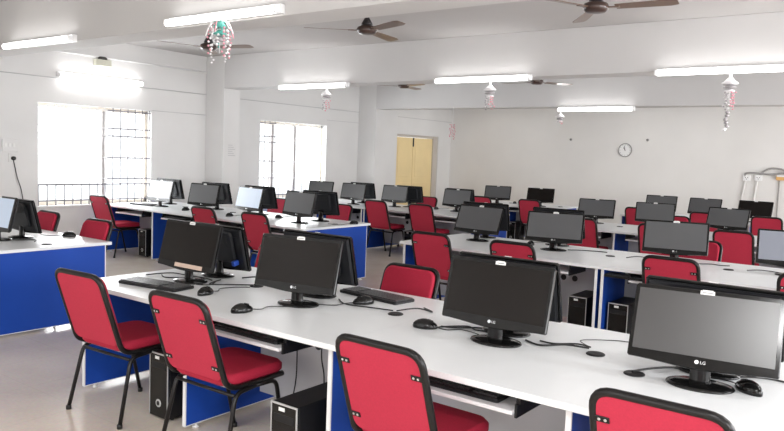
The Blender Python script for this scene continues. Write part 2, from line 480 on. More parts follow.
chair(M2, -8.22, 1, .0, 'sliver of a red chair behind the pale blue lit screen', .28)
chair(M2, -3.93, 0, .0, 'red chair at the aisle end of the second row right of the aisle')
chair(M2, -3.03, 0, .0, 'red chair in the second row seen just above the nearest middle monitor')
chair(M2, -1.66, 0, .0, 'red chair in the second row rising behind the nearest right monitor', .15)
chair(M2, -.62, 0, .0, 'red chair cut by the right edge behind the nearest right monitor')
chair(M2, -1.86, 1, .0, 'red chair on the far side of the second row, right of its large grey screen')
chair(R3, -7.31, 0, .0, 'red chair in the left third row beside the aisle end of the blue panel')
chair(R3, -6.41, 0, .0, 'red chair in the left third row standing in front of the yellow door')
chair(R3, -7.54, 1, .0, 'red chair behind the dark monitor back below the yellow door')
chair(R4, -7.19, 0, .0, 'red chair in the rearmost left row, left of the rear monitor pair', -.08)
chair(R4, -6.17, 0, .0, 'red chair in the rearmost left row beside the bright blue panel')
chair(R3, -3.77, 0, .0, 'red chair at the left end of the right third row, below the clock')
chair(R3, -2.76, 0, .0, 'red chair hidden behind the large grey screen, in the third row')
chair(R3, -1.85, 0, .0, 'red chair between the large grey screen and the right edge, in the third row')
chair(R3, -3.05, 1, .0, 'top of a red chair on the far side of the right third row')
chair(R4, -4.08, 0, .0, 'red chair in the rearmost row under the clock, left of the rear monitors')
chair(R4, -2.98, 0, .0, 'red chair in front of the middle monitor of the rearmost right row')
chair(R4, -2.04, 0, .0, 'red chair in front of the black monitor under the wall sockets')

# ------------------------------------------------------------------ monitors (screen facing -y, base centre at origin)
MW, MH = .58, .318
TILT = .24
def make_monitor(scr, TILT=TILT, hb=.098):
    PT = Matrix.Translation((0, -.06, hb)) @ Matrix.Rotation(-TILT, 4, 'X')
    t = thing('computer_monitor', '', 'monitor')
    n = 12
    bot = [(-MW/2+MW*k/n, .016*(1-math.cos(2*PI*k/n))*-.5*1.0) for k in range(1, n)]   # lower rim bows downwards
    out = [(-MW/2+.006, 0)]+bot+[(MW/2-.006, 0), (MW/2, .006), (MW/2, MH-.01), (MW/2-.01, MH), (-MW/2+.01, MH), (-MW/2, MH-.01), (-MW/2, .006)]
    b = B(); plate(b, out, 0, .022, PT, .004); obj('bezel', b, M['bezel'], t)
    b = B(); box(b, -MW/2+.018, MW/2-.018, -.0012, .003, .036, MH-.018, 0, 2, PT); obj('screen', b, scr, t)
    b = B()
    plate(b, [(-MW/2+.012, .01), (MW/2-.012, .01), (MW/2-.012, MH-.01), (-MW/2+.012, MH-.01)], .022, .040, PT, .012)
    plate(b, rrect(.40, .23, .03, 4), .036, .062, PT @ Matrix.Translation((0, 0, .06)), .014)
    box(b, -.24, .24, .038, .044, .245, .252, 0, 2, PT)
    bk = obj('back_cover', b, M['back_plastic'], t)
    b = B()
    for k in range(9): box(b, -.15+.034*k, -.128+.034*k, .0618, .0635, .20, .26, 0, 2, PT)
    obj('vent', b, M['cable'], bk)
    b = B(); lathe(b, [(.042, .008), (.036, .03), (.034, .10), (.036, .14)], 18, Matrix.Translation((0, -.012, 0)), 1.15, .55); obj('stand_neck', b, M['bezel'], t)
    b = B(); lathe(b, [(.132, 0), (.136, .004), (.132, .010), (.10, .016), (.05, .020), (.042, .022)], 36, None, 1.0, .74); obj('stand_base', b, M['bezel'], t)
    b = B(); box(b, -.028, .028, -.0016, .0, MH-.019, MH-.003, 0, 2, PT)
    box(b, -.02, .02, -.0016, .006, MH-.003, MH+.0006, 0, 2, PT); st = obj('asset_sticker', b, M['sticker'], t)
    b = B(); box(b, -.020, .020, -.0020, -.0015, MH-.013, MH-.009, 0, 2, PT); obj('printed_line', b, M['ink'], st)
    # round badge and letters on the lower rim
    b = B(); lathe(b, [(.0085, -.0006), (.0085, .0006)], 20, PT @ Matrix.Translation((-.012, -.0008, .015)) @ Matrix.Rotation(PI/2, 4, 'X'))
    lg = obj('logo_badge', b, M['silver'], t)
    me = text_mesh('LG', .018); me.materials.clear(); me.materials.append(M['silver'])
    lt = bpy.data.objects.new('logo_letters', me); C.objects.link(lt); lt.parent = t
    lt.matrix_local = PT @ Matrix.Translation((.001, -.0012, .009)) @ Matrix.Rotation(PI/2, 4, 'X')
    return t
mon = {(k, a): Maker(lambda k=k, a=a: make_monitor(M[k], a)) for k in ('scr', 'scrg', 'scrl', 'scrw', 'scrd', 'scrm') for a in (.24, .36, .40)}
mon_low = Maker(lambda: make_monitor(M['scr'], .24, .066))
GM = 'black widescreen monitors on the desks'
def monitor(row_y, x, far, rz, label, scr='scr', dy=0.):
    if not far:
        # x, y measured at the lower edge of the panel
        y = row_y+.53+dy
        c, s = math.cos(rz), math.sin(rz)
        a = .36 if (scr == 'scrd' and row_y < 3) else .40 if row_y > 12 or (row_y > 3 and x > -5) else .24
        o = mon[scr, a].put((x-.06*s, y+.06*c, TOP), rz, label, GM)
    else:
        o = (mon_low if row_y < 3 and x < -4 else mon[scr, .24]).put((x, row_y+(.84 if row_y < 3 else .92)+dy, TOP), PI+rz, label, GM)
    if row_y > 9: o.scale = (.94, .94, .94)
    return o
near_a = monitor(F, -4.00, 0, 0.00, 'monitor with a brownish dark screen above the loose keyboard, leftmost on the front desk', 'scr', -0.04)
monitor(F, -2.97, 0, 0.15, 'dark monitor left of centre on the front desk, screen facing the camera', 'scr', -0.04)
monitor(F, -1.68, 0, 0.00, 'large dark monitor in the middle of the front desk with a white sticker on top', 'scr', 0.03)
monitor(F, -0.70, 0, 0.11, 'largest monitor at the right edge with a light sheen across its grey screen', 'scrd', 0.01)
far_a = monitor(F, -4.06, 1, .0, 'monitor seen from behind, back to back with the leftmost brownish screen')
monitor(F, -3.09, 1, .0, 'monitor seen from behind, back to back with the dark screen left of centre')
monitor(F, -1.74, 1, .0, 'monitor seen from behind, back to back with the large dark middle screen')
monitor(F, -.73, 1, .0, 'monitor peeping over the top of the largest right monitor')
monitor(F, -6.83, 0, .0, 'white lit monitor cut by the left edge of the photo', 'scrl')
monitor(F, -6.88, 1, .0, 'black monitor back on the blue panelled desk at the left edge', 'scr', -.03)
monitor(M2, -9.41, 0, 0.01, 'pale screened monitor below the near window', 'scrw', -0.09)
monitor(M2, -8.35, 0, 0.09, 'dark grey monitor in front of the first column', 'scrg', -0.11)
monitor(M2, -7.48, 0, -0.13, 'pale blue lit monitor in the left second row', 'scrl', -0.04)
monitor(M2, -6.49, 0, -0.10, 'grey monitor nearest the aisle in the left second row, above the blue end panel', 'scrg', -0.08)
monitor(M2, -9.76, 1, .05, 'black monitor back behind the pale screen below the near window')
monitor(M2, -8.62, 1, .05, 'black monitor back behind the dark grey screen by the first column')
monitor(M2, -7.66, 1, .05, 'black monitor back behind the pale blue lit screen')
monitor(M2, -6.50, 1, .05, 'black monitor back behind the grey screen nearest the aisle')
monitor(M2, -4.00, 0, -0.05, 'grey monitor at the aisle end of the second row, right of the aisle', 'scrg', 0.18)
monitor(M2, -3.05, 0, 0.27, 'dark grey monitor in the second row, below and left of the clock', 'scrg', 0.13)
monitor(M2, -1.88, 0, 0.24, 'large grey monitor in the second row behind the nearest right monitor', 'scrg', 0.25)
monitor(M2, -0.89, 0, 0.20, 'bright bluish monitor cut by the right edge of the photo', 'scrm', 0.25)
monitor(M2, -4.12, 1, .05, 'black monitor back behind the grey screen at the aisle end, right block', 'scr', .24)
monitor(M2, -3.22, 1, .05, 'black monitor back behind the dark grey screen in the second row', 'scr', .24)
monitor(R3, -9.16, 0, 0.15, 'grey monitor in front of the second window', 'scrg', -0.17)
monitor(R3, -8.40, 0, 0.04, 'grey monitor in front of the second column', 'scrg', -0.13)
monitor(R3, -7.64, 0, 0.01, 'grey monitor in front of the yellow door', 'scrg', 0.11)
monitor(R3, -6.43, 0, 0.00, 'grey monitor in front of the far left corner of the room', 'scrg', 0.26)
monitor(R3, -8.56, 1, .05, 'black monitor back behind the grey screen by the second column')
monitor(R3, -7.48, 1, .05, 'black monitor back below the yellow door')
monitor(R3, -6.54, 1, .05, 'black monitor back by the far left corner', 'scr', .2)
monitor(R3, -4.04, 0, 0.18, 'grey monitor in the third row directly below the clock', 'scrg', 0.42)
monitor(R3, -3.18, 0, 0.25, 'grey monitor in the third row overlapping a rear monitor', 'scrg', 0.50)
monitor(R3, -2.20, 0, -0.10, 'grey monitor in the third row, right of the large grey screen', 'scrg', 0.42)
monitor(R4, -7.16, 0, 0.30, 'left one of the two rearmost monitors left of the clock', 'scrg', -0.29)
monitor(R4, -6.28, 0, 0.25, 'dark rearmost monitor above the bright blue panel', 'scr', -0.12)
monitor(R4, -3.93, 0, 0.09, 'rearmost monitor just below and right of the clock', 'scrg', -0.04)
monitor(R4, -3.16, 0, -0.04, 'rearmost monitor in the middle of the right rear group', 'scrg', -0.13)
monitor(R4, -2.39, 0, -0.05, 'black rearmost monitor under the wall sockets', 'scr', 0.07)

# ------------------------------------------------------------------ keyboards
def make_keyboard():
    t = thing('keyboard', '', 'keyboard')
    b = B(); plate(b, rrect(.45, .16, .012, 4), 0, .016, Matrix(((1, 0, 0, 0), (0, 0, 1, -.08), (0, 1, 0, 0), (0, 0, 0, 1))), .003)
    obj('keyboard_case', b, M['plastic'], t)
    for nm, lo, hi in (('letter_keys', 0, 15), ('arrow_keys', 16, 18), ('number_keys', 18, 21)):
        b = B()
        box(b, -.215+lo*.0205, -.215+hi*.0205-.003, -.068, .0625, .0155, .017)
        for r in range(6):
            for k in range(lo, hi):
                if r == 0 and 3 < k < 9: continue
                x = -.215+k*.0205; y = -.068+r*.0225
                box(b, x, x+.0175, y, y+.018, .0165, .022)
            if r == 0 and lo == 0: box(b, -.215+4*.0205, -.215+9*.0205-.003, -.068, -.05, .0165, .022)
        obj(nm, b, M['key'], t)
    return t
kb = Maker(lambda: scaled(make_keyboard(), 1.14))
GK = 'black computer keyboards'
kb.put((-4.02, 2.84, TOP), .14, 'black keyboard lying on the desktop below the leftmost brownish screen', GK)
kb.put((-2.80, 3.63, TOP), PI-.12, 'black keyboard on the far half of the front desk, right of the monitor pair', GK)
kb.put((-9.72, 6.66, TOP), .15, 'black keyboard below the pale screen under the near window', GK)
TZ = .652
kb.put((-2.92, 2.71, TZ), 0, 'black keyboard on the pull-out tray behind the second chair of the front desk', GK)
kb.put((-1.62, 2.71, TZ), 0, 'black keyboard on the pull-out tray right of the bottom centre chair', GK)
kb.put((-2.05, 6.38, TZ), 0, 'black keyboard on a tray in the second row under the large grey screen', GK)
kb.put((-8.5, 6.38, TZ), 0, 'black keyboard on a tray under the dark grey screen in the left second row', GK)
kb.put((-7.46, 6.38, TZ), 0, 'black keyboard on a tray in the left second row behind the red chair backs', GK)
kb.put((-6.40, 6.38, TZ), 0, 'black keyboard on a tray next to the blue end panel of the left second row', GK)
kb.put((-7.28, 9.81, TZ), 0, 'black keyboard on a tray in the left third row below the yellow door', GK)
kb.put((-6.2, 9.81, TZ), 0, 'black keyboard on a tray at the aisle end of the left third row', GK)

# ------------------------------------------------------------------ mice
def make_mouse():
    t = thing('computer_mouse', '', 'mouse')
    b = B()
    bmesh.ops.create_uvsphere(b, u_segments=18, v_segments=10, radius=1)
    for v in b.verts:
        x, y, z = v.co
        w = 1-.18*(y < 0)*abs(y)
        v.co = Vector((x*.033*w, y*.058, max(z, -.25)*.034*(1-.25*max(0, y))+.0085))
    for f in b.faces: f.smooth = True
    obj('mouse_body', b, M['bezel'], t)
    b = B(); tube(b, [(-.0, .012, .037), (0, .035, .030)], .006, 8); obj('scroll_wheel', b, M['plastic'], t)
    b = B(); tube(b, smooth_path([(0, .055, .008), (.01, .10, .004), (-.02, .16, .004), (.03, .24, .004), (.09, .28, .004)], 5), .0024, 6); obj('mouse_cable', b, M['cable'], t)
    return t
mice = Maker(lambda: scaled(make_mouse(), 1.2))
GR = 'black wired computer mice'
for x, y, rz, l in (
    (-3.58, 2.89, .25, 'black mouse at the right end of the loose keyboard on the front desk'),
    (-3.05, 2.72, -.2, 'black mouse on the front desk in front of the dark monitor left of centre'),
    (-2.72, 3.40, 2.6, 'black mouse by the far keyboard between the two middle monitors'),
    (-2.10, 3.16, -1.2, 'black mouse with trailing cable left of the large middle monitor'),
    (-.53, 3.21, .9, 'black mouse right of the base of the largest right monitor'),
    (-6.72, 3.75, 2.2, 'black mouse alone near the corner of the blue panelled left desk'),
    (-8.65, 6.60, .1, 'black mouse in the left second row right of the pale screen'),
    (-7.62, 6.54, .1, 'black mouse in the left second row below the dark grey screen'),
    (-7.10, 6.95, .3, 'black mouse in the left second row right of the pale blue screen'),
    (-3.42, 7.14, .3, 'black mouse in the second row by the dark grey monitor right of the aisle'),
    (-6.92, 10.6, .2, 'black mouse in the left third row beside the monitor in front of the door'),
    (-6.98, 13.7, .2, 'black mouse on the rearmost left desk between two monitors'),
    (-5.98, 7.22, 2.9, 'black mouse by the aisle corner of the left second row')):
    mice.put((x, y, TOP), rz, l, GR)

# ------------------------------------------------------------------ tower computers (front facing -y)
def make_tower():
    t = thing('tower_computer', '', 'computer')
    w, d, h = .18, .42, .41
    b = B(); box(b, -w/2, w/2, .012, d, .012, h, .006); obj('case', b, M['plastic'], t)
    b = B(); box(b, -w/2, w/2, 0, .014, .012, h, .004); fr = obj('front_bezel', b, M['bezel'], t)
    b = B(); box(b, -w/2-.001, -w/2+.006, -.002, .004, .02, h); box(b, w/2-.006, w/2+.001, -.002, .004, .02, h); box(b, -w/2-.001, w/2+.001, -.002, .004, h-.008, h+.001)
    obj('silver_trim', b, M['silver'], t)
    b = B(); lathe(b, [(.026, -.002), (.024, .002)], 20, Matrix.Translation((0, -.001, .10)) @ Matrix.Rotation(PI/2, 4, 'X')); pb = obj('power_button', b, M['silver'], t)
    b = B(); lathe(b, [(.015, -.0035), (.014, .0035)], 16, Matrix.Translation((0, -.001, .10)) @ Matrix.Rotation(PI/2, 4, 'X')); obj('button_centre', b, M['plastic'], pb)
    b = B(); box(b, -.07, .07, -.002, .002, .315, .355, .002); obj('disc_drive', b, M['plastic'], t)
    b = B(); box(b, -.035, .005, -.0025, .0, .372, .39); obj('asset_sticker', b, M['sticker'], t)
    for x in (-.07, .07):
        for y in (.05, d-.05):
            b = B(); lathe(b, [(.012, 0), (.012, .013)], 8, Matrix.Translation((x, y, 0))); obj('foot', b, M['cable'], t)
    return t
tow = Maker(make_tower)
GT = 'black tower computers on the floor under the desks'
for x, y, rz, l in (
    (-3.67, 2.62, 0, 'black tower computer with a silver ring on its front, between the two left chairs'),
    (-2.48, 2.50, 0, 'black tower computer on the floor left of the bottom centre chair'),
    (-1.17, 2.72, 0, 'top of a black tower computer under the desk right of the bottom centre chair'),
    (-2.56, 6.40, 0, 'black tower computer in the second row left of the pair of white desk legs'),
    (-2.16, 6.36, 0, 'black tower computer in the second row right of the pair of white desk legs'),
    (-9.44, 6.42, 0, 'black tower computer beside the red chair under the near window'),
    (-6.93, 9.80, 0, 'black tower computer in the left third row between the two chairs'),
    (-8.35, 9.82, 0, 'black tower computer in the left third row behind the aisle corner of the second row'),
    (-6.75, 13.15, 0, 'black tower computer under the rearmost left desk')):
    tow.put((x, y, 0), rz, l, GT)

# ------------------------------------------------------------------ loose cables on and under the desks
def cable(pts, label, r=.0042, m='cable', name='cable'):
    b = B(); tube(b, smooth_path(pts, 7), r, 6)
    o = obj(name, b, M[m]); tag(o, label, 'cable')
z = TOP+.005
cable([(-4.39, 3.02, z), (-4.30, 3.16, z+.01), (-4.18, 3.22, z), (-4.02, 3.24, z), (-3.92, 3.22, z)], 'black cable running from the left desk end to the leftmost monitor')
cable([(-3.90, 3.28, z), (-3.82, 3.12, z), (-3.70, 3.22, z), (-3.58, 3.29, z+.006)], 'black cable curling from the leftmost monitor base to a desk grommet')
cable([(-3.57, 3.29, z+.006), (-3.46, 3.42, z+.01), (-3.30, 3.36, z), (-3.10, 3.34, z)], 'black cable from a desk grommet to the dark monitor left of centre')
cable([(-2.90, 3.38, z), (-2.78, 3.30, z), (-2.62, 3.33, z), (-2.45, 3.34, z+.006)], 'black cable from the dark monitor left of centre to the grommet on its right')
cable([(-2.43, 3.35, z+.006), (-2.36, 3.46, z+.015), (-2.28, 3.50, z), (-2.38, 3.56, z)], 'small black cable loop by the grommet left of the large middle monitor')
cable([(-4.32, 3.10, z), (-4.22, 3.06, z), (-4.12, 3.14, z), (-4.00, 3.22, z)], 'second black cable near the left desk end, beside the leftmost monitor')
cable([(-3.94, 3.14, z), (-3.88, 3.05, z), (-3.80, 3.10, z), (-3.86, 3.20, z)], 'coiled black cable in front of the leftmost monitor base')
cable([(-3.58, 3.30, z+.008), (-3.64, 3.40, z+.02), (-3.74, 3.46, z+.02), (-3.86, 3.44, z)], 'black cable rising behind the leftmost monitor pair', .005)
cable([(-2.05, 3.24, z), (-1.98, 3.26, z), (-1.88, 3.36, z), (-1.80, 3.34, z)], 'second black cable left of the large middle monitor')
cable([(-1.52, 3.34, z), (-1.44, 3.34, z), (-1.34, 3.38, z+.01), (-1.27, 3.38, z+.007)], 'second black cable from the large middle monitor to the right grommet')
cable([(-2.06, 3.20, z), (-1.95, 3.34, z), (-1.86, 3.30, z), (-1.72, 3.36, z)], 'black cables between the mouse and the large middle monitor')
cable([(-1.58, 3.30, z), (-1.48, 3.26, z), (-1.38, 3.33, z+.008), (-1.27, 3.36, z+.006)], 'thick black cable from the large middle monitor to the right grommet', .005)
cable([(-1.27, 3.38, z+.006), (-1.36, 3.48, z+.006), (-1.25, 3.62, z), (-1.15, 3.66, z), (-1.05, 3.72, z)], 'thin black cable wandering from the right grommet to the far desk edge', .0025)
cable([(-.98, 3.12, z+.006), (-.92, 3.22, z+.01), (-.86, 3.34, z), (-.78, 3.36, z)], 'black cable from a grommet to the largest right monitor', .005)
cable([(-.60, 3.40, z), (-.50, 3.46, z), (-.38, 3.44, z), (-.24, 3.40, z)], 'black cable running off the right edge behind the largest monitor')
cable([(-2.96, 7.06, z), (-2.86, 7.14, z), (-2.74, 7.20, z), (-2.60, 7.22, z)], 'black cable on the second row desk right of the dark grey monitor')
cable([(-2.32, 6.98, z), (-2.24, 7.08, z+.01), (-2.10, 7.12, z), (-1.95, 7.06, z)], 'black cable on the second row desk left of the large grey screen')
cable([(-1.70, 7.12, z), (-1.60, 7.22, z), (-1.52, 7.20, z), (-1.44, 7.24, z)], 'black cable on the second row desk right of the large grey screen')
cable([(-1.26, 7.06, z), (-1.16, 7.10, z+.01), (-1.04, 7.16, z), (-.95, 7.12, z)], 'black cable on the second row desk left of the bright bluish monitor')
cable([(-6.86, 3.28, z), (-6.72, 3.22, z), (-6.62, 3.36, z), (-6.50, 3.30, z)], 'black cable on the blue panelled desk at the left edge')
cable([(-3.05, 3.17, .60), (-2.98, 3.10, .30), (-2.92, 2.98, .06), (-2.72, 2.86, .008), (-2.62, 2.9, .008)], 'black cable hanging under the front desk behind the second chair')
cable([(-2.62, 2.93, .70), (-2.60, 2.90, .55), (-2.58, 2.90, .46), (-2.54, 2.86, .418)], 'black cable dropping from the tray to the tower left of the bottom centre chair')
cable([(-1.98, 6.84, .60), (-2.0, 6.78, .40), (-1.94, 6.72, .2), (-1.9, 6.7, .008)], 'black cable hanging under the second row desk near the right tower')
cable([(XL+.015, 4.975, 1.40), (XL+.03, 5.02, 1.15), (XL+.03, 5.08, .95), (XL+.03, 5.12, .6), (XL+.03, 5.13, .008)], 'thin black cord hanging from the wall plug left of the near window', .006)

# ------------------------------------------------------------------ tube lights
def make_light(lit='tubelit'):
    t = thing('tube_light', '', 'light')
    L = 1.42
    b = B(); box(b, -L/2, L/2, .0, .045, .012, .085, .004); obj('batten', b, M['housing'], t)
    b = B(); tube(b, [(-L/2+.03, -.032, .036), (L/2-.03, -.032, .036)], .031, 12); obj('tube', b, M[lit], t)
    for s in (-1, 1):
        b = B(); box(b, s*(L/2-.018)-.016, s*(L/2-.018)+.016, -.055, .0, .008, .066, .006); obj('tube_holder', b, M['cap'], t)
    return t
lights = Maker(make_light); wall_light = Maker(lambda: make_light('tubebright'))
GL = 'lit white tube lights on the beams and wall'
def lamp(x, y, z, rz, label):
    lights.put((x, y, z), rz, label, GL)
lamp(-7.86, 4.034, 2.69, 0, 'lit tube light in the upper left corner of the photo, on the near beam')
lamp(-4.86, 4.034, 2.72, 0, 'lit tube light at the top of the photo above the colourful hanging ornament')
lamp(-7.79, 8.294, 2.64, 0, 'lit tube light at the left of the middle beam, next to the column')
lamp(-4.80, 8.294, 2.65, 0, 'lit tube light in the middle of the middle beam, above the photo centre')
lamp(-1.86, 8.294, 2.65, 0, 'lit tube light at the right end of the middle beam')
lamp(-4.91, 12.554, 2.58, 0, 'lit tube light on the farthest beam, above the clock')
wall_light.put((XL+.046, 6.31, 2.62), PI/2, 'lit tube light on the left wall above the near window', GL)

# ------------------------------------------------------------------ ceiling fans
def make_fan():
    t = thing('ceiling_fan', '', 'fan')
    b = B(); lathe(b, [(.03, -.01), (.034, -.035), (.066, -.075), (.062, -.095), (.02, -.13)][::-1], 18); obj('canopy', b, M['fandark'], t)
    b = B(); box(b, -.07, .07, -.012, .012, -.012, 0.0); obj('mount_plate', b, M['fandark'], t)
    b = B(); tube(b, [(0, 0, 0), (0, 0, -.23)], .012, 10); obj('down_rod', b, M['fandark'], t)
    b = B(); lathe(b, [(.02, -.14), (.06, -.21), (.062, -.225), (.02, -.23)][::-1], 18); obj('lower_canopy', b, M['fandark'], t)
    b = B(); lathe(b, [(.03, -.325), (.08, -.32), (.105, -.30), (.11, -.275), (.10, -.25), (.06, -.232), (.02, -.225)], 26); obj('motor', b, M['brown'], t)
    for k in range(3):
        mt = Matrix.Rotation(2*PI*k/3, 4, 'Z')
        b = B()
        for s in (0,):
            box(b, .09, .2, -.022, .022, -.290, -.282, .002, 1, mt)
        arm = None
        n = 8; lo = []; hi = []
        rows = []
        for i in range(n+1):
            x = .17+.50*i/n; w = .050+.018*i/n
            if i == n: w *= .7
            tw = .16
            rows.append([(x, -w, -.286+w*tw), (x, w, -.286-w*tw)])
        vs = [[b.verts.new(mt @ Vector(p)) for p in r] for r in rows]
        vt = [[b.verts.new(mt @ (Vector(p)+Vector((0, 0, .005)))) for p in r] for r in rows]
        for a, c in zip(range(n), range(1, n+1)):
            b.faces.new((vs[a][0], vs[c][0], vs[c][1], vs[a][1])); b.faces.new((vt[a][0], vt[a][1], vt[c][1], vt[c][0]))
            b.faces.new((vs[a][0], vt[a][0], vt[c][0], vs[c][0])); b.faces.new((vs[a][1], vs[c][1], vt[c][1], vt[a][1]))
        b.faces.new((vs[0][0], vs[0][1], vt[0][1], vt[0][0])); b.faces.new((vs[n][0], vt[n][0], vt[n][1], vs[n][1]))
        obj('blade', b, M['blade'], t)
    return t
fans = Maker(make_fan)
GF = 'brown three bladed ceiling fans'
fans.put((-7.75, 6.24, ZC), math.radians(15), 'brown ceiling fan at the upper left, behind the colourful hanging ornament', GF)
fans.put((-4.98, 6.12, ZC), math.radians(100), 'brown ceiling fan at the top centre, all three blades spread', GF)
fans.put((-2.42, 6.07, ZC), math.radians(5), 'brown ceiling fan cut by the top edge of the photo', GF)
fans.put((-8.2, 11.25, ZC), math.radians(-22), 'distant ceiling fan just under the middle beam, left of the central tube light', GF)
fans.put((-5.46, 11.3, ZC), math.radians(55), 'distant ceiling fan just under the middle beam, right of the central tube light', GF)

# ------------------------------------------------------------------ hanging ornaments
def ornament(x, y, z, L, label, kind=0):
    t = thing('hanging_ornament', label, 'decoration', (x, y, z-L), 0, 'shiny paper ornaments hung from the tube lights')
    b = B(); tube(b, [(0, 0, L), (0, 0, L*.2)], .003, 5); obj('string', b, M['cap'], t)
    if kind == 0:
        b = B()
        lathe(b, [(.008, L), (.012, L-.05), (.035, L-.085), (.062, L-.115), (.058, L-.125), (.02, L-.128)][::-1], 14); obj('bell', b, M['foilw'], t)
        b = B(); lathe(b, [(.03, L-.135), (.05, L-.155), (.05, L-.165), (.02, L-.17)][::-1], 12); obj('tier', b, M['foilr'], t)
        b = B(); lathe(b, [(.02, L-.175), (.04, L-.195), (.038, L-.205), (.01, L-.21)][::-1], 12); obj('tier', b, M['foilw'], t)
        z0 = L-.2
    elif kind == 2:
        z0 = .32
    else:
        b = B(); lathe(b, [(.012, L), (.035, L-.025), (.06, L-.06), (.05, L-.066), (.02, L-.06)][::-1], 9); obj('bell', b, M['foilg'], t)
        b = B(); lathe(b, [(.02, L-.085), (.06, L-.115), (.05, L-.12), (.02, L-.12)][::-1], 9); obj('tier', b, M['foilg'], t)
        b = B(); lathe(b, [(.02, L-.13), (.045, L-.17), (.04, L-.175), (.02, L-.175)][::-1], 9); obj('tier', b, M['foilr'], t)
        for k in range(12):
            a = 2*PI*k/12; b = B()
            tube(b, smooth_path([(.02*math.cos(a), .02*math.sin(a), L-.01), (.07*math.cos(a), .07*math.sin(a), L-.02), (.115*math.cos(a), .115*math.sin(a), L-.08-.03*(k % 3))], 4), [.005]*9, 5)
            obj('streamer', b, M[('foilw', 'foilw', 'foilp', 'foilg')[k % 4]], t)
        z0 = L-.06
    ms = ['foilp', 'foilw', 'foilw', 'foilr', 'foilp'] if kind == 0 else ['foild', 'foilr', 'foild', 'foilp'] if kind == 2 else ['foilw', 'foilp', 'foilw', 'foilg', 'foilw', 'foilp', 'foilw']
    n = {0: 5, 1: 9, 2: 4}[kind]
    rad = {0: .035, 1: .085, 2: .03}[kind]
    for k in range(n):
        a = 2*PI*k/n+.4
        b = B(); px_, py_ = rad*math.cos(a), rad*math.sin(a)
        zz = z0; zend = random.uniform(0, .06) if kind == 0 else random.uniform(0, .14)
        while zz > zend:
            h = random.uniform(.014, .024)
            jx, jy = px_+random.uniform(-.012, .012), py_+random.uniform(-.012, .012)
            lathe(b, [(.002, zz), (.011, zz-h*.5), (.002, zz-h)][::-1], 6, Matrix.Translation((jx, jy, 0)))
            zz -= h*1.5
        obj('streamer', b, M[ms[k % len(ms)]], t)
    if kind != 1: t.scale = (1.35, 1.35, 1)
    return t
ornament(-4.80, 3.98, 2.72, .34, 'green, white and pink ornament hanging in front of the upper left fan', 1)
ornament(-7.45, 8.24, 2.66, .38, 'white ornament hanging from the tube light nearest the first column')
ornament(-4.63, 8.24, 2.665, .39, 'white and pink ornament hanging from the central tube light')
ornament(-1.77, 8.24, 2.665, .40, 'white belled ornament hanging from the right tube light')
ornament(-5.54, 12.50, 2.60, .28, 'white ornament hanging from the farthest tube light above the clock')
ornament(-7.87, 12.54, 2.68, .66, 'small pink ornament hanging near the yellow door', 2)
t = thing('hanging_ornament', 'dark grey garland dangling below the white belled ornament at the right', 'decoration', (-1.785, 8.24, 2.03), 0, 'shiny paper ornaments hung from the tube lights')
b = B(); tube(b, [(0, 0, .24), (0, 0, .04)], .004, 5); obj('string', b, M['cap'], t)
for k in range(6):
    b = B(); lathe(b, [(.006, .0), (.028, .018), (.006, .036)], 7, Matrix.Translation((random.uniform(-.012, .012), 0, .2-.036*k)) @ Matrix.Rotation(random.uniform(-.5, .5), 4, 'Y'))
    obj('bead', b, M['foilr' if k < 5 else 'foilw'], t)

# ------------------------------------------------------------------ small things on the walls
t = thing('wall_clock', 'round white wall clock with a dark rim on the far wall', 'clock', (-5.67, YF, 1.985))
RX = Matrix.Rotation(PI/2, 4, 'X')
b = B(); lathe(b, [(.155, 0), (.16, .015), (.155, .035), (.14, .035), (.138, .02)], 32, RX); obj('rim', b, M['gcable'], t)
b = B(); lathe(b, [(.139, .0), (.139, .022)], 32, RX); obj('dial', b, M['clock'], t)
b = B()
for k in range(12):
    a = k*PI/6; box(b, -.004, .004, -.0255, -.0225, .108, .128, 0, 2, Matrix.Rotation(a, 4, 'Y'))
obj('hour_marks', b, M['ink'], t)
for a, l_, w_ in ((-.55, .07, .006), (-.2, .105, .004)):
    b = B(); box(b, -w_, w_, -.028, -.025, -.015, l_, 0, 2, Matrix.Rotation(a, 4, 'Y')); obj('hand', b, M['dark'], t)

for x, z_, l in ((-7.0, 2.206, 'small dark hook on the far wall left of the clock'), (-5.18, 2.226, 'small dark hook on the far wall right of the clock')):
    t = thing('wall_hook', l, 'hook', (x, YF, z_), 0)
    b = B(); lathe(b, [(.03, 0), (.03, .012), (.012, .018)], 12, RX); obj('back_plate', b, M['gcable'], t)
    b = B(); tube(b, [(0, -.016, 0), (0, -.05, -.005), (0, -.055, .012)], .008, 6); obj('hook_pin', b, M['dark'], t)

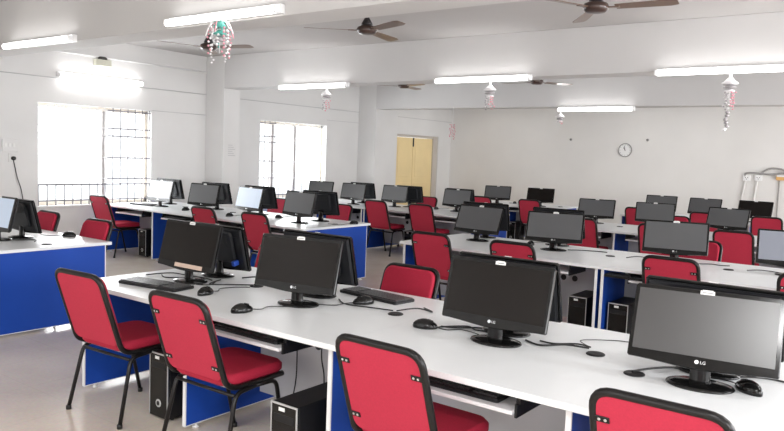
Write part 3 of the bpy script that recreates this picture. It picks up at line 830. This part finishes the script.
for x, z_, l in ((-3.08, 1.474, 'white wall socket at the left end of the grey cable loop'), (-2.86, 1.484, 'white wall socket under the grey cable loop, beside another socket')):
    t = thing('wall_socket', l, 'socket', (x, YF, z_))
    b = B(); box(b, -.07, .07, -.05, 0, -.06, .06, .008); obj('socket_box', b, M['housing'], t)
    b = B()
    for dx, dz in ((-.022, .01), (.022, .01), (0, -.022)): lathe(b, [(.009, -.001), (.009, .002)], 8, Matrix.Translation((dx, -.05, dz)) @ RX)
    obj('socket_holes', b, M['cable'], t)
cable([(-3.12, YF-.03, 1.50), (-3.09, YF-.05, 1.57), (-2.95, YF-.05, 1.585), (-2.78, YF-.05, 1.575), (-2.6, YF-.05, 1.57), (-2.4, YF-.05, 1.60), (-2.1, YF-.05, 1.60)], 'grey conduit running above the two wall sockets', .02, 'gcable', 'conduit')
cable([(-2.84, YF-.055, 1.56), (-2.74, YF-.06, 1.64), (-2.62, YF-.06, 1.69), (-2.45, YF-.06, 1.68), (-2.3, YF-.06, 1.62), (-2.1, YF-.055, 1.58)], 'grey cable arching above the conduit on the far wall', .018, 'gcable')
cable([(-3.10, YF-.03, 1.42), (-3.13, YF-.03, 1.2), (-3.16, YF-.03, .9), (-3.16, YF-.03, .021)], 'pale cable hanging below the left wall socket', .02, 'back')
cable([(-2.88, YF-.03, 1.42), (-2.90, YF-.03, 1.2), (-2.92, YF-.03, .9), (-2.92, YF-.03, .021)], 'pale cable hanging below the right wall socket', .02, 'back')
t = thing('switch_box', 'orange and white box on the far wall at the right edge', 'switch', (-2.40, YF, 1.505))
b = B(); box(b, -.13, .13, -.07, 0, -.05, .05, .006); obj('box_body', b, M['orange'], t)
b = B(); box(b, -.12, .12, -.075, -.06, .02, .055, .004); obj('box_lid', b, M['housing'], t)
cable([(-2.47, YF-.02, 1.45), (-2.47, YF-.02, 1.0), (-2.47, YF-.02, .5), (-2.47, YF-.02, .02)], 'thin grey pipe running down from the orange box', .012, 'gcable', 'conduit')

t = thing('wall_plug', 'black plug in a socket on the left wall beside the near window', 'plug', (XL, 4.97, 1.42), 0)
b = B(); box(b, 0, .012, -.06, .06, -.05, .07, .004); obj('socket_plate', b, M['wall'], t)
b = B(); lathe(b, [(.028, .01), (.028, .05), (.016, .06)], 12, Matrix.Rotation(PI/2, 4, 'Y')); obj('plug_body', b, M['cable'], t)
t = thing('switch_board', 'pale switch plate on the left wall at the left edge', 'switch', (XL, 4.93, 1.60))
b = B(); box(b, 0, .025, -.11, .11, -.09, .09, .006); obj('plate', b, M['wall'], t)
for k in range(3):
    b = B(); box(b, .024, .032, -.08+.055*k, -.05+.055*k, -.02, .03, .003); obj('switch', b, M['sticker'], t)
t = thing('junction_box', 'cream box with a dark top on the wall above the left wall light', 'box', (XL, 6.32, 2.86))
b = B(); box(b, 0, .08, -.13, .13, 0, .10, .006); obj('box_body', b, M['lbox'], t)
b = B(); lathe(b, [(.08, 0), (.075, .03), (.05, .045)], 16, Matrix.Translation((.04, 0, .10)), .5, 1); obj('dome', b, M['dark'], t)

t = thing('notice', 'small faded paper notice on the first column', 'notice', (-9.921, 8.53, 1.53))
b = B(); box(b, 0, .002, -.10, .10, 0, .24); obj('paper', b, M['wall'], t)
b = B()
for k in range(6): box(b, .002, .0026, -.08, .08-.03*(k % 3), .02+.036*k, .03+.036*k)
obj('print_lines', b, M['line'], t)

# a pale strip along the lower rim of the leftmost front screen, and a blue plug on its neighbour's back
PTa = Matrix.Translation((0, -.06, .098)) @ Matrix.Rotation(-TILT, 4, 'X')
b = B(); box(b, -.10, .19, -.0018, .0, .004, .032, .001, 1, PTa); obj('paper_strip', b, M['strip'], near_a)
PTb = Matrix.Translation((0, -.06, .066)) @ Matrix.Rotation(-TILT, 4, 'X')
b = B(); box(b, -.215, -.185, .040, .085, .05, .085, .004, 2, PTb); obj('plug', b, M['plug'], far_a)

# papers and small bits on desks
b = B(); box(b, -.10, .10, -.07, .07, 0, .002); o = obj('paper_sheet', b, M['paper']); o.location = (-6.95, 3.42, TOP); o.rotation_euler = (0, 0, .4)
tag(o, 'white paper sheet beside the black monitor back at the left edge', 'paper')

# ------------------------------------------------------------------ light
w = bpy.data.worlds.new('sky'); SC.world = w; w.use_nodes = True
w.node_tree.nodes['Background'].inputs[0].default_value = (.93, .97, 1, 1)
w.node_tree.nodes['Background'].inputs[1].default_value = 1.6

def area(name, loc, rot, sx, sy, e, col=(1, 1, 1)):
    l = bpy.data.lights.new(name, 'AREA'); l.shape = 'RECTANGLE'; l.size = sx; l.size_y = sy; l.energy = e; l.color = col
    o = bpy.data.objects.new(name, l); C.objects.link(o); o.location = loc; o.rotation_euler = rot
    return o
for i, w_ in enumerate((W1, W2)):
    area('daylight_%d' % i, (XL-.7, (w_[0]+w_[1])/2, 1.6), (0, -PI/2, 0), 2.6, 3.6, 260, (.95, .98, 1))
# added fill lamps outside the unseen openings behind and beside the camera
area('daylight_near', (-1.8, YN-.5, 1.35), (PI/2, 0, 0), 9, .9, 100, (1, .98, .96))
area('daylight_right', (XR+.6, 6.5, 1.7), (0, PI/2, 0), 1.8, 16, 800, (.98, .98, 1))
# assumed ceiling tubes out of view, plus lamps added for extra light
area('ceiling_panel', (.12, -.5, ZC-.05), (0, 0, 0), .55, .7, 66)  # lamp added to put a sheen on the right-edge monitor screen
for i, (x, y) in enumerate(((-3, -1.2), (-6, -1.2), (1.6, 4), (1.3, 8.1), (-4.9, 14.8), (-1.9, 14.4), (-8.6, 14.9))):
    area('ceiling_tube_%d' % i, (x, y, ZC-.05), (0, 0, 0), 1.3, .12, 30 if y < 12 else 11)  # rear-bay ones added to brighten the far wall and door corner

SC.view_settings.view_transform = 'Standard'
SC.view_settings.look = 'None'
SC.view_settings.exposure = 0.44
SC.cycles.max_bounces = 8
SC.cycles.diffuse_bounces = 5
SC.cycles.use_denoising = True
